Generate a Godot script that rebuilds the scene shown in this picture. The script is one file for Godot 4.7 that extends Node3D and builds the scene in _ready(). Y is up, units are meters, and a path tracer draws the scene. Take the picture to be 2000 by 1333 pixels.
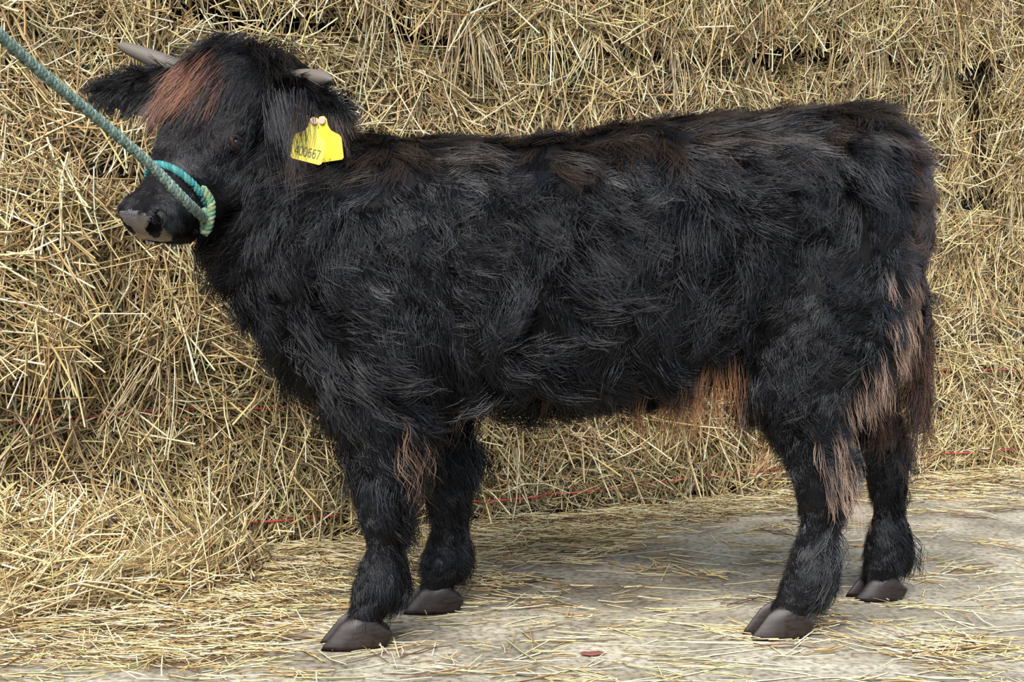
extends Node3D
# A black long-haired calf on a rope halter, standing on a concrete floor in front of stacked straw bales.

var rng := RandomNumberGenerator.new()
var na := FastNoiseLite.new()
var nb := FastNoiseLite.new()
var hair_mat: StandardMaterial3D
var straw_mat: StandardMaterial3D

# ---------------------------------------------------------------- geometry buffer
class Geo:
	var v := PackedVector3Array()
	var n := PackedVector3Array()
	var uv := PackedVector2Array()
	var c := PackedColorArray()
	var ix := PackedInt32Array()

	func tube(pts: PackedVector3Array, rad: PackedFloat32Array, cols: PackedColorArray, sides: int, cap := false) -> void:
		var m := pts.size()
		var base := v.size()
		var ref := Vector3(0.31, 0.17, 0.93)
		var d0 := (pts[m - 1] - pts[0]).normalized()
		if absf(d0.dot(ref.normalized())) > 0.9:
			ref = Vector3(0.1, 0.98, -0.2)
		for i in m:
			var d := (pts[mini(i + 1, m - 1)] - pts[maxi(i - 1, 0)]).normalized()
			var a := d.cross(ref).normalized()
			var b := d.cross(a)
			ref = -b if i == 0 else ref
			for s in sides:
				var w := TAU * s / sides
				var o := a * cos(w) + b * sin(w)
				v.append(pts[i] + o * rad[i])
				n.append(o)
				c.append(cols[i])
		for i in m - 1:
			for s in sides:
				var p := base + i * sides + s
				var q := base + i * sides + (s + 1) % sides
				ix.append_array([p, p + sides, q, q, p + sides, q + sides])
		if cap:
			for e in 2:
				var at := 0 if e == 0 else m - 1
				var dir := (pts[0] - pts[1]).normalized() if e == 0 else (pts[m - 1] - pts[m - 2]).normalized()
				var k := v.size()
				for s in sides:
					v.append(v[base + at * sides + s])
					n.append(dir)
					c.append(cols[at])
				for s in range(1, sides - 1):
					if e == 0:
						ix.append_array([k, k + s, k + s + 1])
					else:
						ix.append_array([k, k + s + 1, k + s])

	func add(t: Geo, xf: Transform3D, tint: Color) -> void:
		var base := v.size()
		v.append_array(xf * t.v)
		n.append_array(Transform3D(xf.basis, Vector3.ZERO) * t.n)
		for q in t.c:
			c.append(q * tint)
		for i in t.ix:
			ix.append(i + base)

	func quad(a: Vector3, b: Vector3, d: Vector3, e: Vector3, col: Color) -> void:
		var nn := (d - a).cross(b - a).normalized()
		var k := v.size()
		for p in [a, b, d, e]:
			v.append(p)
			n.append(nn)
			c.append(col)
		ix.append_array([k, k + 1, k + 2, k, k + 2, k + 3])

	# rings of equal size joined into a skin; smooth normals
	func loft(rings: Array, col: Color, closed := true, cap0 := true, cap1 := true) -> void:
		var base := v.size()
		var m: int = rings[0].size()
		for r in rings:
			for p in r:
				v.append(p)
				n.append(Vector3.ZERO)
				c.append(col)
		var first := ix.size()
		for i in rings.size() - 1:
			for s in (m if closed else m - 1):
				var p := base + i * m + s
				var q := base + i * m + (s + 1) % m
				ix.append_array([p, p + m, q, q, p + m, q + m])
		for e in 2:
			if (e == 0 and not cap0) or (e == 1 and not cap1):
				continue
			var ring: PackedVector3Array = rings[0 if e == 0 else rings.size() - 1]
			var mid := Vector3.ZERO
			for p in ring:
				mid += p / m
			var k := v.size()
			v.append(mid)
			n.append(Vector3.ZERO)
			c.append(col)
			var o := base if e == 0 else base + (rings.size() - 1) * m
			for s in m:
				if e == 0:
					ix.append_array([k, o + s, o + (s + 1) % m])
				else:
					ix.append_array([k, o + (s + 1) % m, o + s])
		for t in range(first, ix.size(), 3):
			var f := (v[ix[t + 2]] - v[ix[t]]).cross(v[ix[t + 1]] - v[ix[t]])
			for j in 3:
				n[ix[t + j]] += f
		for i in range(base, v.size()):
			n[i] = n[i].normalized()

	func mesh(into: ArrayMesh = null) -> ArrayMesh:
		var am := into if into else ArrayMesh.new()
		var a := []
		a.resize(Mesh.ARRAY_MAX)
		a[Mesh.ARRAY_VERTEX] = v
		a[Mesh.ARRAY_NORMAL] = n
		a[Mesh.ARRAY_COLOR] = c
		if uv.size() == v.size():
			a[Mesh.ARRAY_TEX_UV] = uv
		a[Mesh.ARRAY_INDEX] = ix
		am.add_surface_from_arrays(Mesh.PRIMITIVE_TRIANGLES, a)
		return am

# ---------------------------------------------------------------- nodes
func thing(called: String, label: String, category: String, at := Transform3D.IDENTITY, group := "") -> Node3D:
	var o := Node3D.new()
	o.name = called
	o.transform = at
	add_child(o, true)
	tag(o, label, category, group)
	return o

func tag(o: Node, label: String, category: String, group := "") -> void:
	o.set_meta("label", label)
	o.set_meta("category", category)
	if group:
		o.set_meta("group", group)

func part(called: String, m: Mesh, mat: Material, parent: Node, stuff := false, label := "") -> MeshInstance3D:
	var o := MeshInstance3D.new()
	o.name = called
	o.mesh = m
	o.material_override = mat
	if stuff:
		o.set_meta("kind", "stuff")
	if label:
		o.set_meta("label", label)
	parent.add_child(o, true)
	return o

func scatter(called: String, m: Mesh, mat: Material, parent: Node, xf: Array, cols: PackedColorArray) -> void:
	if xf.is_empty():
		return
	var mm := MultiMesh.new()
	mm.transform_format = MultiMesh.TRANSFORM_3D
	mm.use_colors = true
	mm.mesh = m
	mm.instance_count = xf.size()
	for i in xf.size():
		mm.set_instance_transform(i, xf[i])
		mm.set_instance_color(i, cols[i])
	var o := MultiMeshInstance3D.new()
	o.name = called
	o.multimesh = mm
	o.material_override = mat
	o.set_meta("kind", "stuff")
	parent.add_child(o, true)

func mat(col: Color, rough: float, spec := 0.5, vertex := false) -> StandardMaterial3D:
	var m := StandardMaterial3D.new()
	m.albedo_color = (col * 0.78).linear_to_srgb()
	m.roughness = rough
	m.metallic_specular = spec
	m.vertex_color_use_as_albedo = vertex
	return m

func noise_tex(seed_: int, freq: float, ramp: Array, size := 512, octaves := 5, normal := false) -> NoiseTexture2D:
	var f := FastNoiseLite.new()
	f.seed = seed_
	f.noise_type = FastNoiseLite.TYPE_SIMPLEX_SMOOTH
	f.frequency = freq
	f.fractal_octaves = octaves
	var t := NoiseTexture2D.new()
	t.width = size
	t.height = size
	t.seamless = true
	t.noise = f
	t.as_normal_map = normal
	if ramp.size():
		var g := Gradient.new()
		var offs := PackedFloat32Array()
		var cs := PackedColorArray()
		for r in ramp:
			offs.append(r[0])
			cs.append(r[1])
		g.offsets = offs
		g.colors = cs
		t.color_ramp = g
	return t

func rf(a: float, b: float) -> float:
	return rng.randf_range(a, b)

# ---------------------------------------------------------------- setting
const YAW := 0.5009   # the bale wall runs away to the right by 28.7 degrees
var wall_at := Transform3D(Basis(Vector3.UP, YAW), Vector3(0, 0, -3.453))
const ROOT := Vector3(0.187, 0, -2.56)
const TURN := 0.09425

func _ready() -> void:
	rng.seed = 11
	na.seed = 3
	na.frequency = 5.0
	na.fractal_octaves = 2
	nb.seed = 8
	nb.frequency = 17.0
	nb.fractal_octaves = 2
	var cam := Camera3D.new()
	cam.name = "camera"
	cam.position = Vector3(0, 0.72, 0)
	cam.rotation_degrees = Vector3(-3.178, 0, 0)
	cam.fov = 30.21
	cam.near = 0.05
	cam.far = 60.0
	add_child(cam)
	cam.current = true
	var we := WorldEnvironment.new()
	we.name = "sky_light"
	var env := Environment.new()
	var sky := Sky.new()
	var sm := ProceduralSkyMaterial.new()
	sm.sky_top_color = Color(0.70, 0.81, 0.97)
	sm.sky_horizon_color = Color(0.86, 0.89, 0.93)
	sm.ground_bottom_color = Color(0.32, 0.30, 0.27)
	sm.ground_horizon_color = Color(0.50, 0.48, 0.45)
	sm.sky_energy_multiplier = 0.95
	sky.sky_material = sm
	env.background_mode = Environment.BG_SKY
	env.sky = sky
	env.tonemap_mode = Environment.TONE_MAPPER_LINEAR
	env.tonemap_exposure = 3.05
	env.sdfgi_enabled = true
	env.ssao_enabled = true
	env.ssil_enabled = true
	we.environment = env
	add_child(we)
	var sun := DirectionalLight3D.new()
	sun.name = "sun"
	sun.light_color = Color(1.0, 0.99, 0.97)
	sun.light_energy = 1.55
	sun.light_angular_distance = 48.0
	sun.shadow_enabled = true
	sun.sky_mode = DirectionalLight3D.SKY_MODE_LIGHT_ONLY
	add_child(sun)
	sun.look_at_from_position(Vector3(-0.9, 3.7, 3.5), Vector3(0, 0, 0))

	hair_mat = mat(Color(1, 1, 1), 0.23, 0.39, true)
	straw_mat = mat(Color(1, 0.97, 0.86), 0.5, 0.4, true)
	straw_mat.metallic_specular = 0.35
	build_ground()
	build_bales()
	build_litter()
	build_calf()

func build_ground() -> void:
	var m := mat(Color(1, 1, 1), 0.85, 0.35)
	m.albedo_texture = noise_tex(21, 0.006, [[0.0, Color(0.40, 0.37, 0.32)], [0.42, Color(0.49, 0.46, 0.40)], [0.6, Color(0.55, 0.52, 0.455)], [1.0, Color(0.65, 0.62, 0.56)]], 1024, 6)
	m.uv1_scale = Vector3(0.55, 0.55, 0.55)
	m.detail_enabled = true
	m.detail_blend_mode = BaseMaterial3D.BLEND_MODE_MUL
	m.detail_albedo = noise_tex(5, 0.09, [[0.0, Color(0.55, 0.52, 0.48)], [0.45, Color(0.93, 0.92, 0.90)], [0.7, Color(1, 1, 1)]], 1024, 4)
	m.detail_uv_layer = BaseMaterial3D.DETAIL_UV_1
	m.heightmap_enabled = true
	m.heightmap_texture = noise_tex(9, 0.05, [], 1024, 5)
	m.heightmap_scale = 0.5
	part("floor", slab(Vector3(-5, -0.25, -7), Vector3(5.5, 0, 3)), m, self).set_meta("kind", "structure")
	# the barn wall that the stack leans against
	var bw := part("wall_back", slab(Vector3(-3.2, 0, -0.72), Vector3(3.9, 3.5, -0.60)), mat(Color(0.16, 0.15, 0.13), 0.9), self)
	bw.transform = wall_at
	bw.set_meta("kind", "structure")
	# the barn roof over the stack; daylight comes in from the open front and sides
	var rf_ := part("roof", slab(Vector3(-3.2, 3.5, -0.72), Vector3(3.9, 3.62, 1.3)), mat(Color(0.30, 0.28, 0.25), 0.9), self)
	rf_.transform = wall_at
	rf_.set_meta("kind", "structure")

func slab(lo: Vector3, hi: Vector3) -> ArrayMesh:
	var g := Geo.new()
	var p := []
	for i in 8:
		p.append(Vector3(hi.x if i & 1 else lo.x, hi.y if i & 2 else lo.y, hi.z if i & 4 else lo.z))
	for f in [[2, 3, 7, 6], [0, 4, 5, 1], [0, 2, 6, 4], [1, 5, 7, 3], [0, 1, 3, 2], [4, 6, 7, 5]]:
		g.quad(p[f[0]], p[f[1]], p[f[2]], p[f[3]], Color.WHITE)
	for q in g.v:
		g.uv.append(Vector2(q.x, q.z))
	return g.mesh()

# ---------------------------------------------------------------- straw
var straw_short: Array = []
var straw_mid: Array = []
var straw_long: Array = []
var straw_flat: Array = []
var straw_hang: Array = []

func straw_color() -> Color:
	var r := rng.randf()
	var k := rf(0.75, 1.15)
	if r < 0.40:
		return Color(0.52, 0.405, 0.215) * k
	if r < 0.63:
		return Color(0.62, 0.545, 0.37) * k
	if r < 0.88:
		return Color(0.31, 0.205, 0.10) * k
	if r < 0.915:
		return Color(0.33, 0.32, 0.16) * k
	return Color(0.13, 0.072, 0.036) * k

func one_straw(g: Geo, p: Vector3, d: Vector3, L: float, r: float, bend: float, col: Color, kink := false, segs := 3, sides := 3) -> void:
	var pts := PackedVector3Array()
	var rad := PackedFloat32Array()
	var cols := PackedColorArray()
	var side := d.cross(Vector3(rf(-1, 1), rf(-1, 1), rf(-1, 1))).normalized()
	var kk := rf(0.3, 0.7)
	for i in segs + 1:
		var t := float(i) / segs
		var off := side * bend * L * (t * (1.0 - t) * 4.0 - 0.5)
		if kink:
			off = side * bend * 2.0 * L * maxf(0.0, t - kk)
		pts.append(p + d * L * (t - 0.5) + off)
		rad.append(r * (1.0 - 0.15 * t))
		cols.append(col)
	g.tube(pts, rad, cols, sides, sides > 3)

func make_straw() -> void:
	for k in 10:
		# short chopped ends that stick out of the cut face
		var g := Geo.new()
		for i in 10:
			var a := rng.randf() * TAU
			var d := Vector3(cos(a) * 1.3, rf(-0.05, 0.9), sin(a)).normalized()
			one_straw(g, Vector3(rf(-0.03, 0.03), rf(-0.004, 0.014), rf(-0.03, 0.03)), d, rf(0.022, 0.06), rf(0.0009, 0.0017), 0.0, straw_color(), false, 1)
		straw_short.append(g)
		g = Geo.new()
		for i in 8:
			var a := rf(-0.8, 0.8) + (PI if rng.randf() < 0.5 else 0.0)
			var d := Vector3(cos(a), rf(-0.10, 0.4), sin(a)).normalized()
			one_straw(g, Vector3(rf(-0.05, 0.05), rf(0.004, 0.032), rf(-0.05, 0.05)), d, rf(0.05, 0.14), rf(0.0011, 0.0021), rf(-0.26, 0.26), straw_color(), rng.randf() < 0.35, 2)
		straw_mid.append(g)
		g = Geo.new()
		for i in 4:
			var a := rf(-0.6, 0.6)
			var d := Vector3(cos(a), rf(-0.05, 0.3), sin(a)).normalized()
			one_straw(g, Vector3(rf(-0.06, 0.06), rf(0.016, 0.048), rf(-0.06, 0.06)), d, rf(0.10, 0.25), rf(0.0015, 0.0026), rf(-0.2, 0.2), straw_color() * 1.12, rng.randf() < 0.45, 3)
		straw_long.append(g)
		g = Geo.new()
		for i in 6:
			var a := rf(-0.6, 0.6)
			var d := Vector3(cos(a), rf(-0.03, 0.06), sin(a)).normalized()
			one_straw(g, Vector3(rf(-0.06, 0.06), rf(0.003, 0.010), rf(-0.05, 0.05)), d, rf(0.03, 0.15), rf(0.0009, 0.0019), rf(-0.1, 0.1), straw_color() * 1.05, rng.randf() < 0.25, 2)
		straw_flat.append(g)
		# a tuft that hangs from a ledge: x is down
		g = Geo.new()
		for i in 24:
			var a := rf(-0.38, 0.38)
			var L := rf(0.12, 0.30)
			var pts := PackedVector3Array()
			var rad := PackedFloat32Array()
			var cols := PackedColorArray()
			var col := straw_color() * 1.05
			var z0 := rf(-0.03, 0.03)
			var y0 := rf(-0.02, 0.02)
			var out := rf(0.1, 0.5)
			for j in 4:
				var t := j / 3.0
				pts.append(Vector3(L * t * cos(a) - 0.04, y0 + out * L * t * (1.1 - t) + 0.01, z0 + L * t * sin(a)))
				rad.append(rf(0.0013, 0.0019))
				cols.append(col)
			g.tube(pts, rad, cols, 3)
		straw_hang.append(g)

func tint() -> Color:
	var k := rf(0.8, 1.12)
	return Color(k, k * rf(0.96, 1.03), k * rf(0.85, 1.1))

func dent(p: Vector3, hs: Vector3, at: Vector3) -> Vector3:
	# rounded, lumpy surface of a bale: p on the unit cube
	var r := 0.07
	var q := p * hs
	var inner := hs - Vector3(r, r, r)
	var cl := q.clamp(-inner, inner)
	var nn := (q - cl)
	nn = nn.normalized() if nn.length() > 0.0001 else Vector3(0, 0, 1)
	var w := cl + nn * r
	var e := na.get_noise_3dv((w + at) * 0.9) * 0.030 + nb.get_noise_3dv((w + at) * 0.7) * 0.014
	return w + nn * (e - 0.042)

func bale_core(hs: Vector3, at: Vector3) -> ArrayMesh:
	var g := Geo.new()
	for f in 6:
		var ax := f / 2
		var s := 1.0 if f % 2 else -1.0
		var nu := 28 if ax != 0 else 12
		var nv := 14
		var base := g.v.size()
		for i in nu + 1:
			for j in nv + 1:
				var a := 2.0 * i / nu - 1.0
				var b := 2.0 * j / nv - 1.0
				var p := Vector3(s, b, a) if ax == 0 else (Vector3(a, s, b) if ax == 1 else Vector3(a, b, s))
				g.v.append(dent(p, hs, at))
				g.n.append(Vector3.ZERO)
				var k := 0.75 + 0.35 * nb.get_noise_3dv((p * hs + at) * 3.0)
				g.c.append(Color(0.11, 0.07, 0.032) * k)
		var flip := (s > 0) == (ax == 2)
		for i in nu:
			for j in nv:
				var q := base + i * (nv + 1) + j
				var r := q + nv + 1
				if flip:
					g.ix.append_array([q, q + 1, r, r, q + 1, r + 1])
				else:
					g.ix.append_array([q, r, q + 1, r, r + 1, q + 1])
	for t in range(0, g.ix.size(), 3):
		var nn := (g.v[g.ix[t + 2]] - g.v[g.ix[t]]).cross(g.v[g.ix[t + 1]] - g.v[g.ix[t]])
		for j in 3:
			g.n[g.ix[t + j]] += nn
	for i in g.n.size():
		g.n[i] = g.n[i].normalized()
	return g.mesh()

func build_bales() -> void:
	make_straw()
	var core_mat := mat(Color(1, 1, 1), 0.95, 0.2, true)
	var twine_mat := mat(Color(0.40, 0.05, 0.04), 0.6, 0.4)
	# [along from, along to, bottom, top, how far proud, share of long straws, share of short ends, label]
	var list := [
		[-1.70, -0.47, 0.0, 0.475, 0.00, 1.0, 1.0, true, "straw bale at the lower left behind the calf's chest, tied with red twine"],
		[-0.465, 0.68, 0.0, 0.47, 0.01, 0.8, 1.2, true, "straw bale on the floor seen between the calf's front and hind legs, with red twine"],
		[0.69, 1.66, 0.0, 0.475, -0.01, 0.9, 1.0, true, "straw bale on the floor directly behind the calf's hind legs and tail"],
		[1.67, 2.80, 0.0, 0.47, 0.0, 0.9, 1.0, true, "straw bale on the floor at the far right edge, right of the tail"],
		[-1.95, -1.13, 0.475, 0.955, 0.15, 1.5, 0.8, false, "bulging straw bale at the left edge, left of the calf's chin, shedding loose tufts"],
		[-1.12, 0.05, 0.475, 0.93, 0.05, 1.0, 1.0, false, "straw bale in the second layer behind the calf's muzzle and throat"],
		[0.06, 1.17, 0.47, 0.94, 0.0, 1.0, 1.0, false, "straw bale in the second layer hidden mostly by the calf's barrel"],
		[1.18, 2.75, 0.475, 0.935, 0.0, 0.9, 1.0, false, "straw bale in the second layer beside the calf's tail, under the short-cut bale"],
		[-1.85, -0.93, 0.96, 1.37, 0.03, 1.1, 0.9, false, "straw bale at the upper left behind the calf's far ear and the lead rope"],
		[-0.92, 0.22, 0.94, 1.325, 0.0, 0.7, 1.2, false, "straw bale in the third layer above the calf's neck"],
		[0.23, 0.98, 0.95, 1.34, 0.01, 0.9, 1.0, false, "straw bale in the third layer just above the middle of the calf's back"],
		[0.99, 1.83, 0.945, 1.40, -0.01, 0.35, 1.7, false, "short-cut straw bale right behind and above the calf's rump"],
		[1.93, 3.00, 0.945, 1.42, 0.05, 1.3, 0.8, false, "straw bale at the upper right edge beyond the dark gap"],
		[-1.60, -0.30, 1.345, 1.83, 0.0, 1.0, 0.9, false, "straw bale in the top layer over the calf's head"],
		[-0.29, 0.86, 1.34, 1.80, 0.06, 1.4, 0.8, false, "straw bale in the top layer with a tuft hanging down over its ledge"],
		[0.87, 1.80, 1.41, 1.86, 0.03, 1.2, 0.9, false, "straw bale in the top layer above the calf's rump"],
		[1.81, 2.90, 1.43, 1.88, 0.0, 1.2, 0.8, false, "straw bale at the top right corner of the stack"],
	]
	for b in list:
		var hs := Vector3((b[1] - b[0]) / 2, (b[3] - b[2]) / 2, 0.21)
		var ctr := Vector3((b[0] + b[1]) / 2, (b[2] + b[3]) / 2, -0.24 + b[4])
		var o := thing("straw_bale", b[8], "straw bale", wall_at * Transform3D(Basis.IDENTITY, Vector3(ctr.x, b[2], ctr.z)), "stacked straw bales")
		var mid := Vector3(0, hs.y, 0)
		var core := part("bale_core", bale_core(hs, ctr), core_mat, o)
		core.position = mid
		if b[7]:
			for yy in [0.09, 0.375]:
				var pts := PackedVector3Array()
				var rad := PackedFloat32Array()
				var cols := PackedColorArray()
				var fr := hs.x * 0.96
				for i in 41:
					var x := -fr + 2 * fr * i / 40.0
					var y: float = yy - hs.y + 0.006 * sin(x * 5.0 + b[0] * 3.0)
					var s := dent(Vector3(x / hs.x, y / hs.y, 1), hs, ctr)
					pts.append(Vector3(x, y, s.z + 0.028) + mid)
					rad.append(0.0026)
					cols.append(Color.WHITE)
				var g := Geo.new()
				g.tube(pts, rad, cols, 6, true)
				part("baling_twine", g.mesh(), twine_mat, o, false, "red baling twine")
		var sg := Geo.new()
		var front := hs.x * hs.y * 4
		for layer in 3:
			var dens: float = [1000.0 * b[6], 850.0, 300.0 * b[5]][layer]
			var count := int(dens * (front + hs.x * 0.16 + hs.y * 0.22))
			for i in count:
				var q := rng.randf() * (front + hs.x * 0.16 + hs.y * 0.22)
				var p := Vector3(rf(-1, 1), rf(-1, 1), 1)
				var nn := Vector3(0, 0, 1)
				if q > front + hs.x * 0.16:
					p = Vector3(1 if rng.randf() < 0.5 else -1, rf(-1, 1), rf(0.0, 1))
					nn = Vector3(p.x, 0, 0)
				elif q > front:
					p = Vector3(rf(-1, 1), 1, rf(0.1, 1))
					nn = Vector3(0, 1, 0)
				if (ctr.x + p.x * hs.x < -1.5 or ctr.x + p.x * hs.x > 2.3) and rng.randf() < 0.7:
					continue
				var w := dent(p, hs, ctr)
				var cl := (p * hs).clamp(-(hs - Vector3(0.07, 0.07, 0.07)), hs - Vector3(0.07, 0.07, 0.07))
				if (p * hs - cl).length() > 0.001:
					nn = (nn * 0.4 + (p * hs - cl).normalized()).normalized()
				# straws lie mostly upright, here and there combed aslant
				var turn := PI / 2 + 2.2 * na.get_noise_3dv((w + ctr) * 0.5) + rf(-0.9, 0.9)
				if rng.randf() < 0.25:
					turn = rng.randf() * TAU
				var xax := Vector3(cos(turn), -sin(turn), 0.0)
				if absf(nn.y) > 0.8:
					xax = Vector3(cos(turn), 0, sin(turn))
				xax = (xax - nn * xax.dot(nn)).normalized()
				nn = nn.rotated(xax, rf(-0.25, 0.25)).rotated(Vector3.UP, rf(-0.2, 0.2))
				xax = (xax - nn * xax.dot(nn)).normalized()
				var bs := Basis(xax, nn, xax.cross(nn)) * rf(0.8, 1.2)
				sg.add([straw_short, straw_mid, straw_long][layer][rng.randi() % 10], Transform3D(bs, w - nn * 0.006), tint())
		# hanging tufts along the lower edge of the ledges
		if b[2] > 0.3:
			var hn := int((b[1] - b[0]) * 7.0 * b[5])
			for i in hn:
				var x := rf(-1, 1) * hs.x
				var y: float = (rf(0.05, 0.35) if rng.randf() < 0.4 else rf(-0.95, -0.5)) * hs.y
				var s := dent(Vector3(x / hs.x, y / hs.y, 1), hs, ctr)
				var dn := Vector3(rf(-0.35, 0.35), -1, rf(-0.05, 0.2)).normalized()
				var nn := (Vector3(0, 0, 1) - dn * dn.z).normalized()
				sg.add(straw_hang[rng.randi() % 10], Transform3D(Basis(dn, nn, dn.cross(nn)) * rf(0.7, 1.05), s - Vector3(0, 0, 0.012)), tint())
		part("straw", sg.mesh(), straw_mat, o, true).position = mid

func wall_coords(p: Vector3) -> Vector2:
	var q := wall_at.affine_inverse() * p
	return Vector2(q.x, q.z)   # along, distance in front

func build_litter() -> void:
	var sg := Geo.new()
	for i in 16000:
		var p := Vector3(rf(-2.0, 2.6), 0, rf(-4.8, -1.7))
		var sd := wall_coords(p)
		if sd.y < -0.05:
			continue
		var nz := na.get_noise_3dv(p * 0.45) * 0.5 + nb.get_noise_3dv(p * 0.3) * 0.25
		var reach := lerpf(0.75, 0.20, clampf((sd.x + 0.9) / 1.5, 0, 1))
		var dn := clampf((1.1 - sd.y / reach) * 1.6 + nz * 1.2, 0.0, 1.0)
		if p.x < -0.3:
			# deep litter on the left, out to a ragged front edge
			dn = maxf(dn, clampf((-2.20 - p.z) * 9.0 + 0.4 + nz * 2.0, 0, 1) * clampf((-0.36 - p.x) * 6.0, 0, 1))
		dn = maxf(dn, 0.05 + 0.22 * maxf(0.0, nz))
		if p.x > -0.1 and p.z > -2.44:
			dn = maxf(dn, clampf(0.12 + nz * 0.9, 0.05, 0.5))
		if rng.randf() > dn:
			continue
		var a := rf(-0.35, 0.35) + nz * 1.5
		if rng.randf() < 0.3:
			a = rng.randf() * TAU
		var lying := 0.05 + 0.10 * dn
		var nn := Vector3(rf(-lying, lying), 1, rf(-lying, lying)).normalized()
		var xa := Vector3(cos(a), 0, sin(a))
		xa = (xa - nn * xa.dot(nn)).normalized()
		var thick := 0.0 if dn < 0.5 else rf(0.0, 0.03) * dn
		sg.add(straw_flat[rng.randi() % 10], Transform3D(Basis(xa, nn, xa.cross(nn)) * rf(0.7, 1.15), p + Vector3(0, thick, 0)), tint())
	var o := part("straw_litter", sg.mesh(), straw_mat, self, true)
	tag(o, "thin layer of loose straw scattered over the concrete along the bales", "straw")
	# heap of straw at the left foot of the stack
	var h := thing("straw_heap", "loose heap of straw on the floor at the lower left corner against the bales", "straw heap", Transform3D(Basis(Vector3.UP, YAW), wall_at * Vector3(-1.33, 0, 0.12)))
	var g := Geo.new()
	var rings := []
	for i in 9:
		var t := i / 8.0
		var r := PackedVector3Array()
		for s in 28:
			var w := TAU * s / 28
			var k := cos(t * PI / 2)
			var q := Vector3(cos(w) * 0.55 * k, 0.15 * sin(t * PI / 2), sin(w) * 0.26 * k)
			r.append(q * (1.0 + 0.16 * na.get_noise_3dv(q * 1.4 + Vector3(5, 0, 0))))
		rings.append(r)
	g.loft(rings, Color(0.24, 0.17, 0.08))
	part("heap_core", g.mesh(), mat(Color(1, 1, 1), 0.95, 0.2, true), h)
	sg = Geo.new()
	for i in 1300:
		var w := rng.randf() * TAU
		var t := rng.randf()
		var k := cos(t * PI / 2)
		var q := Vector3(cos(w) * 0.55 * k, 0.15 * sin(t * PI / 2), sin(w) * 0.26 * k)
		q *= 1.0 + 0.16 * na.get_noise_3dv(q * 1.4 + Vector3(5, 0, 0))
		var nn := Vector3(q.x * 1.2, 0.12 + q.y, q.z * 4.0).normalized()
		var a := rng.randf() * TAU
		var xa := Vector3(cos(a), rf(-0.3, 0.3), sin(a))
		xa = (xa - nn * xa.dot(nn)).normalized()
		sg.add([straw_short, straw_mid, straw_mid, straw_long, straw_mid][i % 5][rng.randi() % 10], Transform3D(Basis(xa, nn, xa.cross(nn)) * rf(0.8, 1.1), q), tint())
	part("straw", sg.mesh(), straw_mat, h, true)
	# single stalks that lie clear on the concrete
	var stalks := []
	for k in 8:
		g = Geo.new()
		var L := 0.10 + 0.025 * k
		one_straw(g, Vector3(0, 0.0035, 0), Vector3(1, 0, 0.0), L, rf(0.0016, 0.0026), rf(0.03, 0.08), Color(0.55, 0.47, 0.27) * rf(0.9, 1.1), false, 6, 4)
		for q in g.v.size():
			g.v[q].y = clampf(g.v[q].y * 0.4, 0.0005, 0.006)
		stalks.append(g.mesh())
	for i in 130:
		var p := Vector3(rf(-0.95, 1.7), 0, rf(-3.3, -2.0))
		if i < 60:
			p = Vector3(rf(0.0, 1.2), 0, rf(-2.75, -2.15))
		var sd := wall_coords(p)
		if sd.y < 0.25:
			continue
		var s := part("straw_stalk", stalks[i % 8], straw_mat, self)
		s.position = p
		s.rotation.y = rf(-0.7, 0.7)
		tag(s, "single pale straw stalk lying flat on the bare concrete", "straw", "single straws lying on the concrete")
	# a dry brown leaf flake near the front
	g = Geo.new()
	rings = []
	for e in 2:
		var r := PackedVector3Array()
		for s in 18:
			var w := TAU * s / 18
			r.append(Vector3(cos(w) * 0.021 * (1 + 0.2 * sin(3 * w)), 0.002 + 0.0016 * e + 0.003 * absf(cos(w)), sin(w) * 0.013 * (1 + 0.25 * cos(2 * w + 1))))
		rings.append(r)
	g.loft(rings, Color.WHITE)
	var leaf := part("leaf_flake", g.mesh(), mat(Color(0.13, 0.035, 0.022), 0.6), self)
	leaf.position = Vector3(0.1506, 0.0000, -2.3333)
	tag(leaf, "small reddish brown leaf flake lying on the concrete in front of the calf", "leaf")

# ---------------------------------------------------------------- calf
var S: PackedFloat32Array
var gx := 0
var gy := 0
var gz := 0
var org := Vector3.ZERO
var cs_ := 0.01
var KK := 38.0

func grid(lo: Vector3, hi: Vector3, cell: float) -> void:
	org = lo
	cs_ = cell
	gx = int((hi.x - lo.x) / cell) + 2
	gy = int((hi.y - lo.y) / cell) + 2
	gz = int((hi.z - lo.z) / cell) + 2
	S = PackedFloat32Array()
	S.resize(gx * gy * gz)
	S.fill(0.0)

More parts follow.
